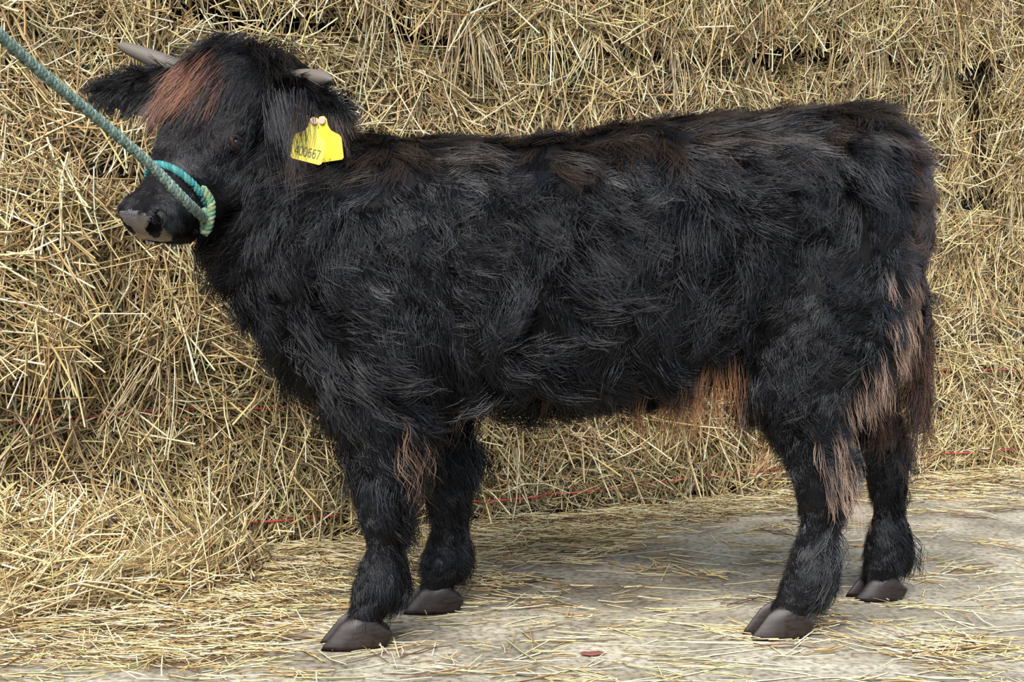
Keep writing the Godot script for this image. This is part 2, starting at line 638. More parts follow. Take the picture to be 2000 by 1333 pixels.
func add_bone(a: Vector3, b: Vector3, ra: float, rb: float, zs := 1.0) -> void:
	var k := KK
	var R := maxf(ra, rb) + 0.09
	var lo := ((Vector3(minf(a.x, b.x), minf(a.y, b.y), minf(a.z, b.z)) - Vector3(R, R, R / zs)) - org) / cs_
	var hi := ((Vector3(maxf(a.x, b.x), maxf(a.y, b.y), maxf(a.z, b.z)) + Vector3(R, R, R / zs)) - org) / cs_
	var az := Vector3(a.x, a.y, a.z * zs)
	var ba := Vector3(b.x, b.y, b.z * zs) - az
	var bb := maxf(ba.length_squared(), 1e-9)
	for z in range(maxi(0, int(lo.z)), mini(gz, int(hi.z) + 1)):
		for y in range(maxi(0, int(lo.y)), mini(gy, int(hi.y) + 1)):
			var row := (z * gy + y) * gx
			for x in range(maxi(0, int(lo.x)), mini(gx, int(hi.x) + 1)):
				var pa := Vector3(org.x + x * cs_, org.y + y * cs_, (org.z + z * cs_) * zs) - az
				var h := clampf(pa.dot(ba) / bb, 0.0, 1.0)
				var d := (pa - ba * h).length() - (ra + (rb - ra) * h)
				if d < 0.12:
					S[row + x] += exp(-k * maxf(d, -0.4))

func add_trunk(st: Array) -> void:
	var z1: int = gz
	for x in gx:
		var px := org.x + x * cs_
		var i := 0
		while i < st.size() - 2 and st[i + 1][0] < px:
			i += 1
		var f: float = (px - st[i][0]) / (st[i + 1][0] - st[i][0])
		var over := 0.0
		if f < 0.0:
			over = st[0][0] - px
		if f > 1.0:
			over = px - st[i + 1][0]
		if over > 0.1:
			continue
		f = smoothstep(0.0, 1.0, clampf(f, 0, 1)) * 0.5 + clampf(f, 0, 1) * 0.5
		var top := lerpf(st[i][1], st[i + 1][1], f)
		var bot := lerpf(st[i][2], st[i + 1][2], f)
		var rz := lerpf(st[i][3], st[i + 1][3], f)
		var yc := (top + bot) / 2
		var ry := (top - bot) / 2
		for y in gy:
			var py := (org.y + y * cs_ - yc) / ry
			if absf(py) > 1.5:
				continue
			for z in z1:
				var pz := (org.z + z * cs_) / rz
				var q := pow(pow(absf(py), 2.3) + pow(absf(pz), 2.3), 1.0 / 2.3)
				var d := (q - 1.0) * minf(ry, rz) + over
				if d < 0.12:
					S[(z * gy + y) * gx + x] += exp(-KK * maxf(d, -0.4))

func carve(c: Vector3, r: float) -> void:
	for z in range(maxi(0, int((c.z - r - org.z) / cs_)), mini(gz, int((c.z + r - org.z) / cs_) + 2)):
		for y in range(maxi(0, int((c.y - r - org.y) / cs_)), mini(gy, int((c.y + r - org.y) / cs_) + 2)):
			for x in range(maxi(0, int((c.x - r - org.x) / cs_)), mini(gx, int((c.x + r - org.x) / cs_) + 2)):
				var d := (org + Vector3(x, y, z) * cs_ - c).length() - r
				var i := (z * gy + y) * gx + x
				S[i] = minf(S[i], exp(KK * d))

func nets() -> Geo:
	for i in S.size():
		S[i] = -log(S[i]) / KK if S[i] > 1e-6 else 0.3
	var g := Geo.new()
	var id := PackedInt32Array()
	id.resize(S.size())
	id.fill(-1)
	var sy := gx
	var sz := gx * gy
	var off := [0, 1, sy, sy + 1, sz, sz + 1, sz + sy, sz + sy + 1]
	var edges := [[0, 1], [2, 3], [4, 5], [6, 7], [0, 2], [1, 3], [4, 6], [5, 7], [0, 4], [1, 5], [2, 6], [3, 7]]
	var far := cs_ * 2.5
	for z in gz - 1:
		for y in gy - 1:
			for x in gx - 1:
				var i := z * sz + y * sy + x
				if absf(S[i]) > far:
					continue
				var inside := 0
				for o in off:
					if S[i + o] < 0.0:
						inside += 1
				if inside == 0 or inside == 8:
					continue
				var sum := Vector3.ZERO
				var cnt := 0
				for e in edges:
					var a := S[i + off[e[0]]]
					var b := S[i + off[e[1]]]
					if (a < 0.0) != (b < 0.0):
						var t := a / (a - b)
						var pa := Vector3(e[0] & 1, (e[0] >> 1) & 1, e[0] >> 2)
						var pb := Vector3(e[1] & 1, (e[1] >> 1) & 1, e[1] >> 2)
						sum += pa.lerp(pb, t)
						cnt += 1
				id[i] = g.v.size()
				g.v.append(org + (Vector3(x, y, z) + sum / cnt) * cs_)
				var nn := Vector3(S[i + 1] + S[i + 1 + sy] + S[i + 1 + sz] + S[i + 1 + sy + sz] - S[i] - S[i + sy] - S[i + sz] - S[i + sy + sz],
					S[i + sy] + S[i + sy + 1] + S[i + sy + sz] + S[i + sy + sz + 1] - S[i] - S[i + 1] - S[i + sz] - S[i + sz + 1],
					S[i + sz] + S[i + sz + 1] + S[i + sz + sy] + S[i + sz + sy + 1] - S[i] - S[i + 1] - S[i + sy] - S[i + sy + 1])
				g.n.append(nn.normalized())
				g.c.append(Color.WHITE)
	for z in range(1, gz - 1):
		for y in range(1, gy - 1):
			for x in range(1, gx - 1):
				var i := z * sz + y * sy + x
				if id[i] < 0 and absf(S[i]) > far:
					continue
				var s0 := S[i] < 0.0
				for ax in 3:
					var st: int = [1, sy, sz][ax]
					if s0 == (S[i + st] < 0.0):
						continue
					var u: int = [sy, sz, 1][ax]
					var w: int = [sz, 1, sy][ax]
					var a := id[i]
					var b := id[i - u]
					var c := id[i - u - w]
					var d := id[i - w]
					if a < 0 or b < 0 or c < 0 or d < 0:
						continue
					if s0:
						g.ix.append_array([a, c, b, a, d, c])
					else:
						g.ix.append_array([a, b, c, a, c, d])
	return g

# head frame: origin at the poll, L to the calf's left, F down the face, U out of the forehead
var HO := Vector3(-0.7340, 1.1194, 0.0400)
var HL := Vector3(0.782, -0.12, 0.611).normalized()
var HF := Vector3(-0.447, -0.792, 0.416).normalized()
var HU := Vector3(-0.434, 0.598, 0.673).normalized()
var head_basis: Basis

func hp(l: float, f: float, u: float) -> Vector3:
	return HO + HL * l + HF * (f * 1.06) + HU * u

func hloc(p: Vector3) -> Vector3:
	var d := p - HO
	return Vector3(d.dot(HL), d.dot(HF) / 1.06, d.dot(HU))

var ramp_lo := 0.1

func strand(g: Geo, p: Vector3, d: Vector3, L: float, droop: float, wave: float, ph: float, r0: float, c0: Color, c1: Color, segs := 6, toward := Vector3.ZERO) -> void:
	var pts := PackedVector3Array()
	var rad := PackedFloat32Array()
	var cols := PackedColorArray()
	var side := d.cross(Vector3(0.2, 0.3, 1.0)).normalized()
	var q := p
	var dir := d
	var fr := rf(5.0, 8.0)
	for i in segs + 1:
		var t := float(i) / segs
		pts.append(q + side * wave * L * sin(ph + t * fr) * t + toward * t * t)
		rad.append(r0 * (1.0 - 0.8 * t))
		cols.append(c0.lerp(c1, smoothstep(ramp_lo, 0.8, t)))
		dir = (dir + Vector3(0, -droop / segs, 0)).normalized()
		q += dir * L / segs
	g.tube(pts, rad, cols, 3)

func lock(g: Geo, p: Vector3, d: Vector3, L: float, count: int, spread: float, droop: float, wave: float, r0: float, c0: Color, c1: Color, segs := 6) -> void:
	var ph := rng.randf() * TAU
	for i in count:
		var o := Vector3(rf(-1, 1), rf(-1, 1), rf(-1, 1)) * spread
		var k := rf(0.8, 1.25)
		strand(g, p + o, (d + Vector3(rf(-1, 1), rf(-1, 1), rf(-1, 1)) * 0.12).normalized(), L * rf(0.65, 1.08), droop, wave, ph + rf(-0.5, 0.5), r0, c0 * k, c1 * k, segs, -o * 0.6)

# a clump of hairs one unit of 60 mm long: x along the hair, y out of the skin
func clump(count: int, wave: float, lift: float, hook: float, gather: float, spread: float, r0: float) -> ArrayMesh:
	var g := Geo.new()
	var ph := rng.randf() * TAU
	var fr := rf(3.5, 6.0)
	var arc := rf(-0.25, 0.25)
	for i in count:
		var sub := float(i % 4) - 1.5
		var L := 0.06 * rf(0.7, 1.12)
		var rx := rf(-0.022, 0.018)
		var rz := rf(-spread, spread)
		var cz := sub * spread * 0.55
		var my := lift * rf(0.6, 1.3)
		var jz := rf(-0.10, 0.10) + arc + sub * 0.05
		var pts := PackedVector3Array()
		var rad := PackedFloat32Array()
		var cols := PackedColorArray()
		for j in 5:
			var t := j / 4.0
			var y := my * L * sin(minf(t * 1.25, 1.0) * PI * 0.72) + hook * L * t * t * t
			var z := lerpf(rz, cz, gather * t) + L * (wave * sin(ph + sub * 0.7 + t * fr + rx * 30.0) * t + jz * t * t)
			pts.append(Vector3(rx + L * t * (1.0 - 0.12 * t * absf(hook)), y - 0.002, z))
			rad.append(r0 * (1.0 - 0.75 * t))
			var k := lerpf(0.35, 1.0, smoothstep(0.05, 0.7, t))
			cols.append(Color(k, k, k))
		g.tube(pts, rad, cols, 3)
	return g.mesh()

func sample(g: Geo, density: float) -> Array:
	var P_ := PackedVector3Array()
	var N_ := PackedVector3Array()
	for t in range(0, g.ix.size(), 3):
		var a := g.v[g.ix[t]]
		var b := g.v[g.ix[t + 1]]
		var c := g.v[g.ix[t + 2]]
		var area := (b - a).cross(c - a).length() * 0.5
		var want := area * density
		var k := int(want)
		if rng.randf() < want - k:
			k += 1
		for i in k:
			var r1 := sqrt(rng.randf())
			var r2 := rng.randf()
			P_.append(a * (1 - r1) + b * (r1 * (1 - r2)) + c * (r1 * r2))
			N_.append(g.n[g.ix[t]])
	return [P_, N_]

func flow(p: Vector3, n: Vector3) -> Vector3:
	var sg := signf(p.z)
	var d := Vector3(0.15, -1, 0)
	var ang := na.get_noise_3dv(p * 1.0) * 2.6 + nb.get_noise_3dv(p * 0.7) * 1.3
	if p.y < 0.36:
		d = Vector3(0.22 + 0.25 * maxf(0.0, n.x), -1, 0)
		ang *= 0.35
	elif p.x < -0.36:
		d = Vector3(0.3, -1, 0)
		ang *= 0.8
	else:
		var t := clampf((p.y - 0.45) / 0.6, 0, 1)
		d = Vector3(lerpf(0.1, 1.0, t * t), -lerpf(1.0, 0.75, t), 0)
	if n.y > 0.35:
		d.z += sg * (n.y - 0.2) * 1.2
	if p.x > 0.42 and p.y > 0.8:
		d = d.lerp(Vector3(0.7, -0.7, sg * 0.4), 0.8)
		ang *= 0.4
	d = (d - n * d.dot(n)).normalized()
	return d.rotated(n, ang * (sg if sg != 0.0 else 1.0))

func build_calf() -> void:
	head_basis = Basis(HL, HF, HU)
	var calf := thing("calf", "shaggy black long-haired calf with brown fringes standing side-on before the straw bales", "calf", Transform3D(Basis(Vector3.UP, TURN), ROOT))
	# --- body
	KK = 58.0
	grid(Vector3(-0.95, -0.01, -0.30), Vector3(0.74, 1.14, 0.34), 0.0135)
	add_trunk([[-0.6941, 0.8198, 0.6589, 0.050], [-0.6493, 0.9102, 0.5676, 0.120], [-0.5945, 0.9506, 0.4959, 0.165], [-0.5142, 0.9734, 0.4491, 0.195], [-0.4131, 0.9804, 0.4481, 0.212], [-0.2907, 0.9765, 0.4644, 0.222], [-0.1878, 0.9724, 0.4697, 0.230], [-0.0842, 0.9876, 0.4729, 0.235], [0.0201, 1.0081, 0.4750, 0.235], [0.1252, 1.0204, 0.4846, 0.228], [0.2310, 1.0298, 0.5257, 0.220], [0.3375, 1.0372, 0.5513, 0.210], [0.4449, 1.0416, 0.5612, 0.200], [0.5313, 1.0343, 0.6031, 0.175], [0.5833, 1.0130, 0.6453, 0.140], [0.6126, 0.9767, 0.7035, 0.090], [0.6290, 0.9088, 0.7721, 0.040]])
	# neck
	add_bone(Vector3(-0.5444, 0.7701, -0.0100), Vector3(-0.6352, 0.9075, -0.0300), 0.19, 0.145, 1.1)
	add_bone(Vector3(-0.6352, 0.9075, -0.0300), hp(0.0, 0.02, -0.15), 0.140, 0.085)
	add_bone(Vector3(-0.6244, 0.7395, 0.0000), Vector3(-0.7130, 0.8197, 0.0000), 0.13, 0.075)
	for s in [1.0, -1.0]:
		# shoulder, haunch
		add_bone(Vector3(-0.5037, 0.7801, 0.0000) + Vector3(0, 0, s * 0.10), Vector3(-0.4550, 0.4845, 0.0000) + Vector3(0, 0, s * 0.115), 0.12, 0.085, 1.1)
		add_bone(Vector3(0.4868, 0.8974, 0.0000) + Vector3(0, 0, s * 0.08), Vector3(0.4477, 0.6035, 0.0000) + Vector3(0, 0, s * 0.105), 0.13, 0.125, 1.15)
	# near fore leg
	add_bone(Vector3(-0.4440, 0.4858, 0.1200), Vector3(-0.4431, 0.2990, 0.1200), 0.066, 0.040)
	add_bone(Vector3(-0.4431, 0.2990, 0.1200), Vector3(-0.4414, 0.2495, 0.1200), 0.036, 0.032)
	add_bone(Vector3(-0.4414, 0.2495, 0.1200), Vector3(-0.4479, 0.1406, 0.1200), 0.026, 0.025)
	add_bone(Vector3(-0.4479, 0.1406, 0.1200), Vector3(-0.4559, 0.1109, 0.1200), 0.031, 0.030)
	add_bone(Vector3(-0.4559, 0.1109, 0.1200), Vector3(-0.4836, 0.0558, 0.1200), 0.029, 0.032)
	# far fore leg
	add_bone(Vector3(-0.3440, 0.4615, -0.1200), Vector3(-0.3155, 0.2876, -0.1200), 0.066, 0.040)
	add_bone(Vector3(-0.3155, 0.2876, -0.1200), Vector3(-0.3113, 0.2331, -0.1200), 0.036, 0.031)
	add_bone(Vector3(-0.3113, 0.2331, -0.1200), Vector3(-0.3094, 0.1346, -0.1200), 0.026, 0.025)
	add_bone(Vector3(-0.3094, 0.1346, -0.1200), Vector3(-0.3160, 0.1018, -0.1200), 0.031, 0.030)
	add_bone(Vector3(-0.3160, 0.1018, -0.1200), Vector3(-0.3400, 0.0475, -0.1200), 0.029, 0.031)
	# near hind leg
	add_bone(Vector3(0.4108, 0.6492, 0.1200), Vector3(0.3663, 0.5035, 0.1200), 0.12, 0.09)
	add_bone(Vector3(0.3663, 0.5086, 0.1200), Vector3(0.4107, 0.3323, 0.1300), 0.085, 0.044)
	add_bone(Vector3(0.4107, 0.3323, 0.1300), Vector3(0.4156, 0.2815, 0.1300), 0.040, 0.034)
	add_bone(Vector3(0.4156, 0.2815, 0.1300), Vector3(0.3988, 0.1442, 0.1300), 0.030, 0.027)
	add_bone(Vector3(0.3988, 0.1442, 0.1300), Vector3(0.3869, 0.1056, 0.1300), 0.033, 0.032)
	add_bone(Vector3(0.3869, 0.1056, 0.1300), Vector3(0.3482, 0.0482, 0.1300), 0.030, 0.033)
	# far hind leg
	add_bone(Vector3(0.5454, 0.6420, -0.1200), Vector3(0.5591, 0.4866, -0.1200), 0.105, 0.08)
	add_bone(Vector3(0.5591, 0.4866, -0.1200), Vector3(0.6368, 0.3278, -0.1300), 0.074, 0.040)
	add_bone(Vector3(0.6368, 0.3278, -0.1300), Vector3(0.6494, 0.2712, -0.1300), 0.036, 0.031)
	add_bone(Vector3(0.6494, 0.2712, -0.1300), Vector3(0.6563, 0.1350, -0.1300), 0.027, 0.026)
	add_bone(Vector3(0.6563, 0.1350, -0.1300), Vector3(0.6523, 0.0987, -0.1300), 0.032, 0.031)
	add_bone(Vector3(0.6523, 0.0987, -0.1300), Vector3(0.6322, 0.0468, -0.1300), 0.029, 0.031)
	# tail
	add_bone(Vector3(0.5390, 1.0177, 0.0000), Vector3(0.6135, 0.9768, 0.0000), 0.045, 0.033)
	add_bone(Vector3(0.6135, 0.9768, 0.0000), Vector3(0.6378, 0.8354, 0.0000), 0.031, 0.026)
	add_bone(Vector3(0.6378, 0.8354, 0.0000), Vector3(0.6456, 0.6452, 0.0000), 0.026, 0.020)
	add_bone(Vector3(0.6456, 0.6452, 0.0000), Vector3(0.6646, 0.4532, 0.0000), 0.020, 0.013)
	var body := nets()
	# --- head, on a finer grid
	grid(Vector3(-1.06, 0.72, -0.16), Vector3(-0.56, 1.19, 0.35), 0.0056)
	KK = 95.0
	add_bone(hp(0, 0.03, -0.10), hp(0, -0.02, -0.16), 0.098, 0.11)
	add_bone(hp(-0.04, 0.02, -0.045), hp(0.04, 0.02, -0.045), 0.070, 0.070)
	add_bone(hp(0, 0.07, -0.066), hp(0, 0.19, -0.068), 0.086, 0.068)
	add_bone(hp(0, 0.19, -0.064), hp(0, 0.29, -0.058), 0.066, 0.050)
	add_bone(hp(-0.020, 0.316, -0.056), hp(0.020, 0.316, -0.056), 0.042, 0.042)
	for s in [1.0, -1.0]:
		add_bone(hp(s * 0.064, 0.095, -0.042), hp(s * 0.068, 0.135, -0.052), 0.030, 0.028)
		add_bone(hp(s * 0.048, 0.06, -0.125), hp(s * 0.040, 0.17, -0.130), 0.062, 0.054)
		add_bone(hp(s * 0.040, 0.17, -0.122), hp(s * 0.020, 0.285, -0.098), 0.050, 0.034)
		add_bone(hp(s * 0.034, 0.330, -0.030), hp(s * 0.045, 0.322, -0.050), 0.020, 0.021)
	add_bone(hp(-0.014, 0.302, -0.102), hp(0.014, 0.302, -0.102), 0.027, 0.027)
	for s in [1.0, -1.0]:
		for k in 5:
			carve(hp(s * (0.031 + 0.006 * k), 0.352 - 0.004 * k, -0.046 + 0.006 * k), 0.0125 - 0.0012 * absf(k - 1.5))
	# line of the mouth
	for i in 19:
		var a := lerpf(-1.0, 1.0, i / 18.0)
		carve(hp(a * 0.060, 0.340 - 0.060 * a * a, -0.089 - 0.006 * absf(a)), 0.006)
	var head := nets()
	var pad := Geo.new()
	var rest := PackedInt32Array()
	for t in range(0, head.ix.size(), 3):
		var c := hloc((head.v[head.ix[t]] + head.v[head.ix[t + 1]] + head.v[head.ix[t + 2]]) / 3.0)
		var hole := false
		for k in 5:
			hole = hole or Vector3(absf(c.x), c.y * 1.06, c.z).distance_to(Vector3(0.031 + 0.006 * k, (0.352 - 0.004 * k) * 1.06, -0.046 + 0.006 * k)) < 0.0150
		if not hole and c.y > 0.322 + 0.35 * absf(c.z + 0.052) + 6.0 * c.x * c.x and c.z > -0.084:
			for j in 3:
				pad.ix.append(pad.v.size())
				pad.v.append(head.v[head.ix[t + j]])
				pad.n.append(head.n[head.ix[t + j]])
				pad.c.append(Color.WHITE)
		else:
			rest.append_array([head.ix[t], head.ix[t + 1], head.ix[t + 2]])
	head.ix = rest
	var am := body.mesh()
	head.mesh(am)
	part("body", am, mat(Color(0.0035, 0.003, 0.003), 0.8, 0.2), calf)
	var pm := mat(Color(0.040, 0.032, 0.034), 0.26, 0.45)
	pm.clearcoat_enabled = true
	pm.clearcoat = 0.9
	pm.clearcoat_roughness = 0.13
	pm.heightmap_enabled = true
	pm.heightmap_texture = noise_tex(77, 0.08, [], 256, 3)
	pm.heightmap_scale = 0.18
	pm.uv1_triplanar = true
	pm.uv1_scale = Vector3(9, 9, 9)
	part("nose_pad", pad.mesh(), pm, calf, false, "moist dark grey nose")
	# drops of saliva on the lips
	var drops := Geo.new()
	for i in 22:
		var c := hp(rf(-0.03, 0.05), rf(0.335, 0.35), rf(-0.104, -0.080)) if i < 13 else hp(rf(0.045, 0.062), rf(0.30, 0.335), rf(-0.075, -0.045))
		var r := rf(0.0012, 0.0026)
		var rings := []
		for j in 5:
			var w := PI * (j + 0.5) / 5.0
			var ring := PackedVector3Array()
			for q in 8:
				ring.append(c + Vector3(sin(w) * cos(TAU * q / 8), -cos(w) * 1.2, sin(w) * sin(TAU * q / 8)) * r + HF * 0.006)
			rings.append(ring)
		drops.loft(rings, Color.WHITE)
	part("saliva", drops.mesh(), mat(Color(0.55, 0.55, 0.56), 0.12, 0.6), calf, true, "white drops of saliva on the lips")
	build_extremities(calf)
	build_coat(calf, body, head)

func claw(at: Vector3, turn: float, side: float, L: float, H: float) -> ArrayMesh:
	# one half of a cloven hoof, toe towards -x
	var g := Geo.new()
	var rings := []
	var bs := Basis(Vector3.UP, turn)
	for i in 8:
		var t := i / 7.0
		var r := PackedVector3Array()
		var grow := (1.0 - 0.22 * t) * (1.0 if i < 6 else (0.86 if i == 6 else 0.55))
		for s in 22:
			var w := TAU * s / 22
			var cx := -cos(w)
			var x := cx * L * 0.5 * (1.0 - 0.30 * t) * (1.0 if i < 6 else (0.9 if i == 6 else 0.6))
			var wz := 0.021 * grow * (1.0 - 0.45 * maxf(0.0, -cx) ** 2.2)
			var z := sin(w) * wz
			if z * side < 0.0:
				z *= 0.55
			var y := H * t * (1.0 if cx < 0.0 else 1.0 - 0.5 * cx)
			x += t * L * 0.28
			if i == 0:
				x *= 0.96
				z *= 0.92
			r.append(at + bs * Vector3(x, y + 0.001, z + side * 0.020))
		rings.append(r)
	g.loft(rings, Color.WHITE)
	return g.mesh()

func build_extremities(calf: Node3D) -> void:
	var hm := mat(Color(0.020, 0.0145, 0.0115), 0.42, 0.3)
	hm.albedo_texture = noise_tex(41, 0.03, [[0.0, Color(0.55, 0.45, 0.40)], [0.5, Color(0.95, 0.92, 0.9)], [1.0, Color(1, 1, 1)]], 256, 4)
	hm.uv1_triplanar = true
	hm.uv1_scale = Vector3(5, 14, 5)
	for f in [[Vector3(-0.5074, -0.0054, 0.1200), 0.12, 0.128, 0.066], [Vector3(-0.3532, -0.0094, -0.1200), 0.10, 0.122, 0.062], [Vector3(0.3209, -0.0075, 0.1300), 0.10, 0.125, 0.066], [Vector3(0.6239, -0.0124, -0.1300), 0.08, 0.118, 0.058]]:
		var q: Vector3 = f[0]
		q.y = 0.0
		for s in [1.0, -1.0]:
			part("claw", claw(q, f[1], s, f[2], f[3]), hm, calf)
	# horns
	var horn_mat := mat(Color(0.085, 0.068, 0.054), 0.65, 0.4)
	for h in [[hp(0.06, 0.0, -0.08), Vector3(-0.5941, 1.0917, 0.1000), Vector3(-0.5347, 1.0727, 0.1500), 0.025], [hp(-0.06, 0.0, -0.08), Vector3(-0.9184, 1.1535, -0.1000), Vector3(-0.9817, 1.1809, -0.1400), 0.022]]:
		var pts := PackedVector3Array()
		var rad := PackedFloat32Array()
		var cols := PackedColorArray()
		for i in 10:
			var t := i / 9.0
			var a: Vector3 = h[0].lerp(h[1], t)
			var b: Vector3 = h[1].lerp(h[2], t)
			pts.append(a.lerp(b, t))
			rad.append(maxf(0.002, h[3] * (1.0 - 0.62 * t * t) * (1.0 if i < 9 else 0.35)))
			cols.append(Color.WHITE)
		var g := Geo.new()
		g.tube(pts, rad, cols, 14, true)
		part("horn", g.mesh(), horn_mat, calf, false, "short greyish brown horn")
	# eyes
	for s in [1.0, -1.0]:
		var sp := SphereMesh.new()
		sp.radius = 0.017
		sp.height = 0.034
		sp.radial_segments = 24
		sp.rings = 14
		var e := part("eye", sp, mat(Color(0.006, 0.004, 0.004), 0.16, 0.4), calf)
		e.position = hp(s * 0.087, 0.150, -0.048)
		var lid := Geo.new()
		var pts := PackedVector3Array()
		var rad := PackedFloat32Array()
		var cols := PackedColorArray()
		for i in 21:
			var w := TAU * i / 20
			pts.append(hp(s * (0.0990 - 0.006 * absf(cos(w))), 0.150 + 0.0085 * sin(w), -0.046 + 0.017 * cos(w)))
			rad.append(0.0055)
			cols.append(Color.WHITE)
		lid.tube(pts, rad, cols, 8)
		part("eyelid", lid.mesh(), mat(Color(0.014, 0.007, 0.006), 0.6, 0.25), e).transform = Transform3D(Basis.IDENTITY, -e.position)
	# ears: shallow leaf-shaped cups with hair
	for k in 2:
		var a := hp(0.082, 0.03, -0.055) if k == 0 else hp(-0.082, 0.03, -0.055)
		var tip := Vector3(-0.5106, 1.0205, 0.1500) if k == 0 else Vector3(-1.0317, 1.0834, -0.1200)
		var ax := (tip - a)
		var L := ax.length()
		ax = ax.normalized()
		var face := (Vector3(0.1, -0.35, 1.0) if k == 0 else Vector3(-0.25, -0.3, 1.0))
		face = (face - ax * face.dot(ax)).normalized()
		var wd := ax.cross(face)
		var g := Geo.new()
		var rings := []
		for i in 13:
			var t := i / 12.0
			var w := 0.048 * pow(sin(PI * pow(lerpf(0.12, 1.0, t), 0.8)), 0.7) + 0.004
			var r := PackedVector3Array()
			for s in 20:
				var q := TAU * s / 20
				var z := cos(q)
				r.append(a + ax * L * t + wd * z * w + face * (sin(q) * 0.005 + (z * z - 0.5) * w * 0.45))
			rings.append(r)
		g.loft(rings, Color.WHITE)
		var e := part("ear", g.mesh(), mat(Color(0.012, 0.010, 0.010), 0.8), calf)
		var hg := Geo.new()
		for i in (330 if k == 0 else 300):
			var t := pow(rng.randf(), 0.7)
			var z := rf(-1, 1)
			var w := 0.048 * pow(sin(PI * pow(lerpf(0.12, 1.0, t), 0.8)), 0.7) + 0.004
			var fs := 1.0 if rng.randf() < 0.65 else -1.0
			var p := a + ax * L * t * 0.97 + wd * z * w + face * ((z * z - 0.5) * w * 0.45 + fs * 0.005)
			var d := (ax * rf(0.2, 0.9) + wd * z * rf(0.3, 1.1) + face * fs * rf(0.1, 0.5) + Vector3(0, -0.3, 0)).normalized()
			var c := Color(0.010, 0.009, 0.009)
			var c1 := c
			var len_ := rf(0.025, 0.05)
			if k == 0 and wd.y * z < 0.0 and rng.randf() < 0.35:
				len_ = rf(0.05, 0.085)
				c1 = Color(0.06, 0.035, 0.02)
			lock(hg, p, d, len_, 9, 0.006, 0.5, 0.03, 0.0007, c, c1, 5)
		part("ear_hair", hg.mesh(), hair_mat, e, true)
	build_halter(calf)
	build_tags(calf)

func rope(g: Geo, path: PackedVector3Array, r: float, twist: float, cols: Array) -> void:
	# three strands laid round each other
	var cv := Curve3D.new()
	for i in path.size():
		var t := (path[mini(i + 1, path.size() - 1)] - path[maxi(i - 1, 0)]) / 6.0
		cv.add_point(path[i], -t, t)
	cv.bake_interval = 0.004
	var L := cv.get_baked_length()
	var steps := int(L / 0.004)
	for s in 3:
		var pts := PackedVector3Array()
		var rad := PackedFloat32Array()
		var cc := PackedColorArray()
		for i in steps + 1:
			var x := L * i / steps
			var p := cv.sample_baked(x, true)
			var d := (cv.sample_baked(minf(x + 0.004, L), true) - cv.sample_baked(maxf(x - 0.004, 0), true)).normalized()
			var a := d.cross(Vector3(0.1, 0.3, 1.0)).normalized()
			var b := d.cross(a)
			var w := x * twist + TAU * s / 3
			pts.append(p + (a * cos(w) + b * sin(w)) * r * 0.5)
			rad.append(r * 0.56)
			cc.append(cols[s % cols.size()] * (0.9 + 0.25 * nb.get_noise_1d(x * 14.0 + s * 9.0)))
		g.tube(pts, rad, cc, 8, true)

func build_halter(calf: Node3D) -> void:
	var o := thing("rope_halter", "twisted green rope halter round the calf's muzzle with its lead rope running up left", "halter", calf.transform)
	var rm := mat(Color(1, 1, 1), 0.75, 0.3, true)
	rm.heightmap_enabled = true
	rm.heightmap_texture = noise_tex(55, 0.2, [], 256, 3)
	rm.heightmap_scale = 0.6
	rm.uv1_triplanar = true
	rm.uv1_scale = Vector3(12, 12, 12)
	var teal := [Color(0.06, 0.24, 0.22), Color(0.09, 0.30, 0.26), Color(0.04, 0.20, 0.22)]
	var green := [Color(0.19, 0.265, 0.21), Color(0.26, 0.33, 0.265), Color(0.16, 0.235, 0.185)]
	var yellow := [Color(0.20, 0.27, 0.12), Color(0.26, 0.32, 0.18), Color(0.12, 0.26, 0.16)]
	var nb_ := PackedVector3Array()
	for i in 25:
		var w := TAU * i / 24
		nb_.append(hp(0.066 * sin(w), 0.244 + 0.012 * (1.0 - cos(w)), -0.070 + 0.071 * cos(w)))
	var g := Geo.new()
	rope(g, nb_, 0.0075, 260.0, teal)
	part("noseband", g.mesh(), rm, o)
	var knot := hp(0.074, 0.266, -0.090)
	g = Geo.new()
	rope(g, PackedVector3Array([hp(0.066, 0.246, -0.055), hp(0.078, 0.256, -0.080), hp(0.082, 0.285, -0.100), hp(0.076, 0.303, -0.110), hp(0.066, 0.290, -0.106), hp(0.070, 0.268, -0.088)]), 0.0085, 240.0, yellow)
	part("eye_loop", g.mesh(), rm, o)
	g = Geo.new()
	rope(g, PackedVector3Array([knot + HF * 0.02, Vector3(-0.7915, 0.8444, 0.2350), Vector3(-0.8375, 0.8982, 0.2800), Vector3(-0.9049, 0.9656, 0.3600), Vector3(-0.9655, 1.0219, 0.4400), Vector3(-1.0192, 1.0787, 0.5200), Vector3(-1.0733, 1.1451, 0.6200)]), 0.0098, 300.0, green)
	part("lead_rope", g.mesh(), rm, o)

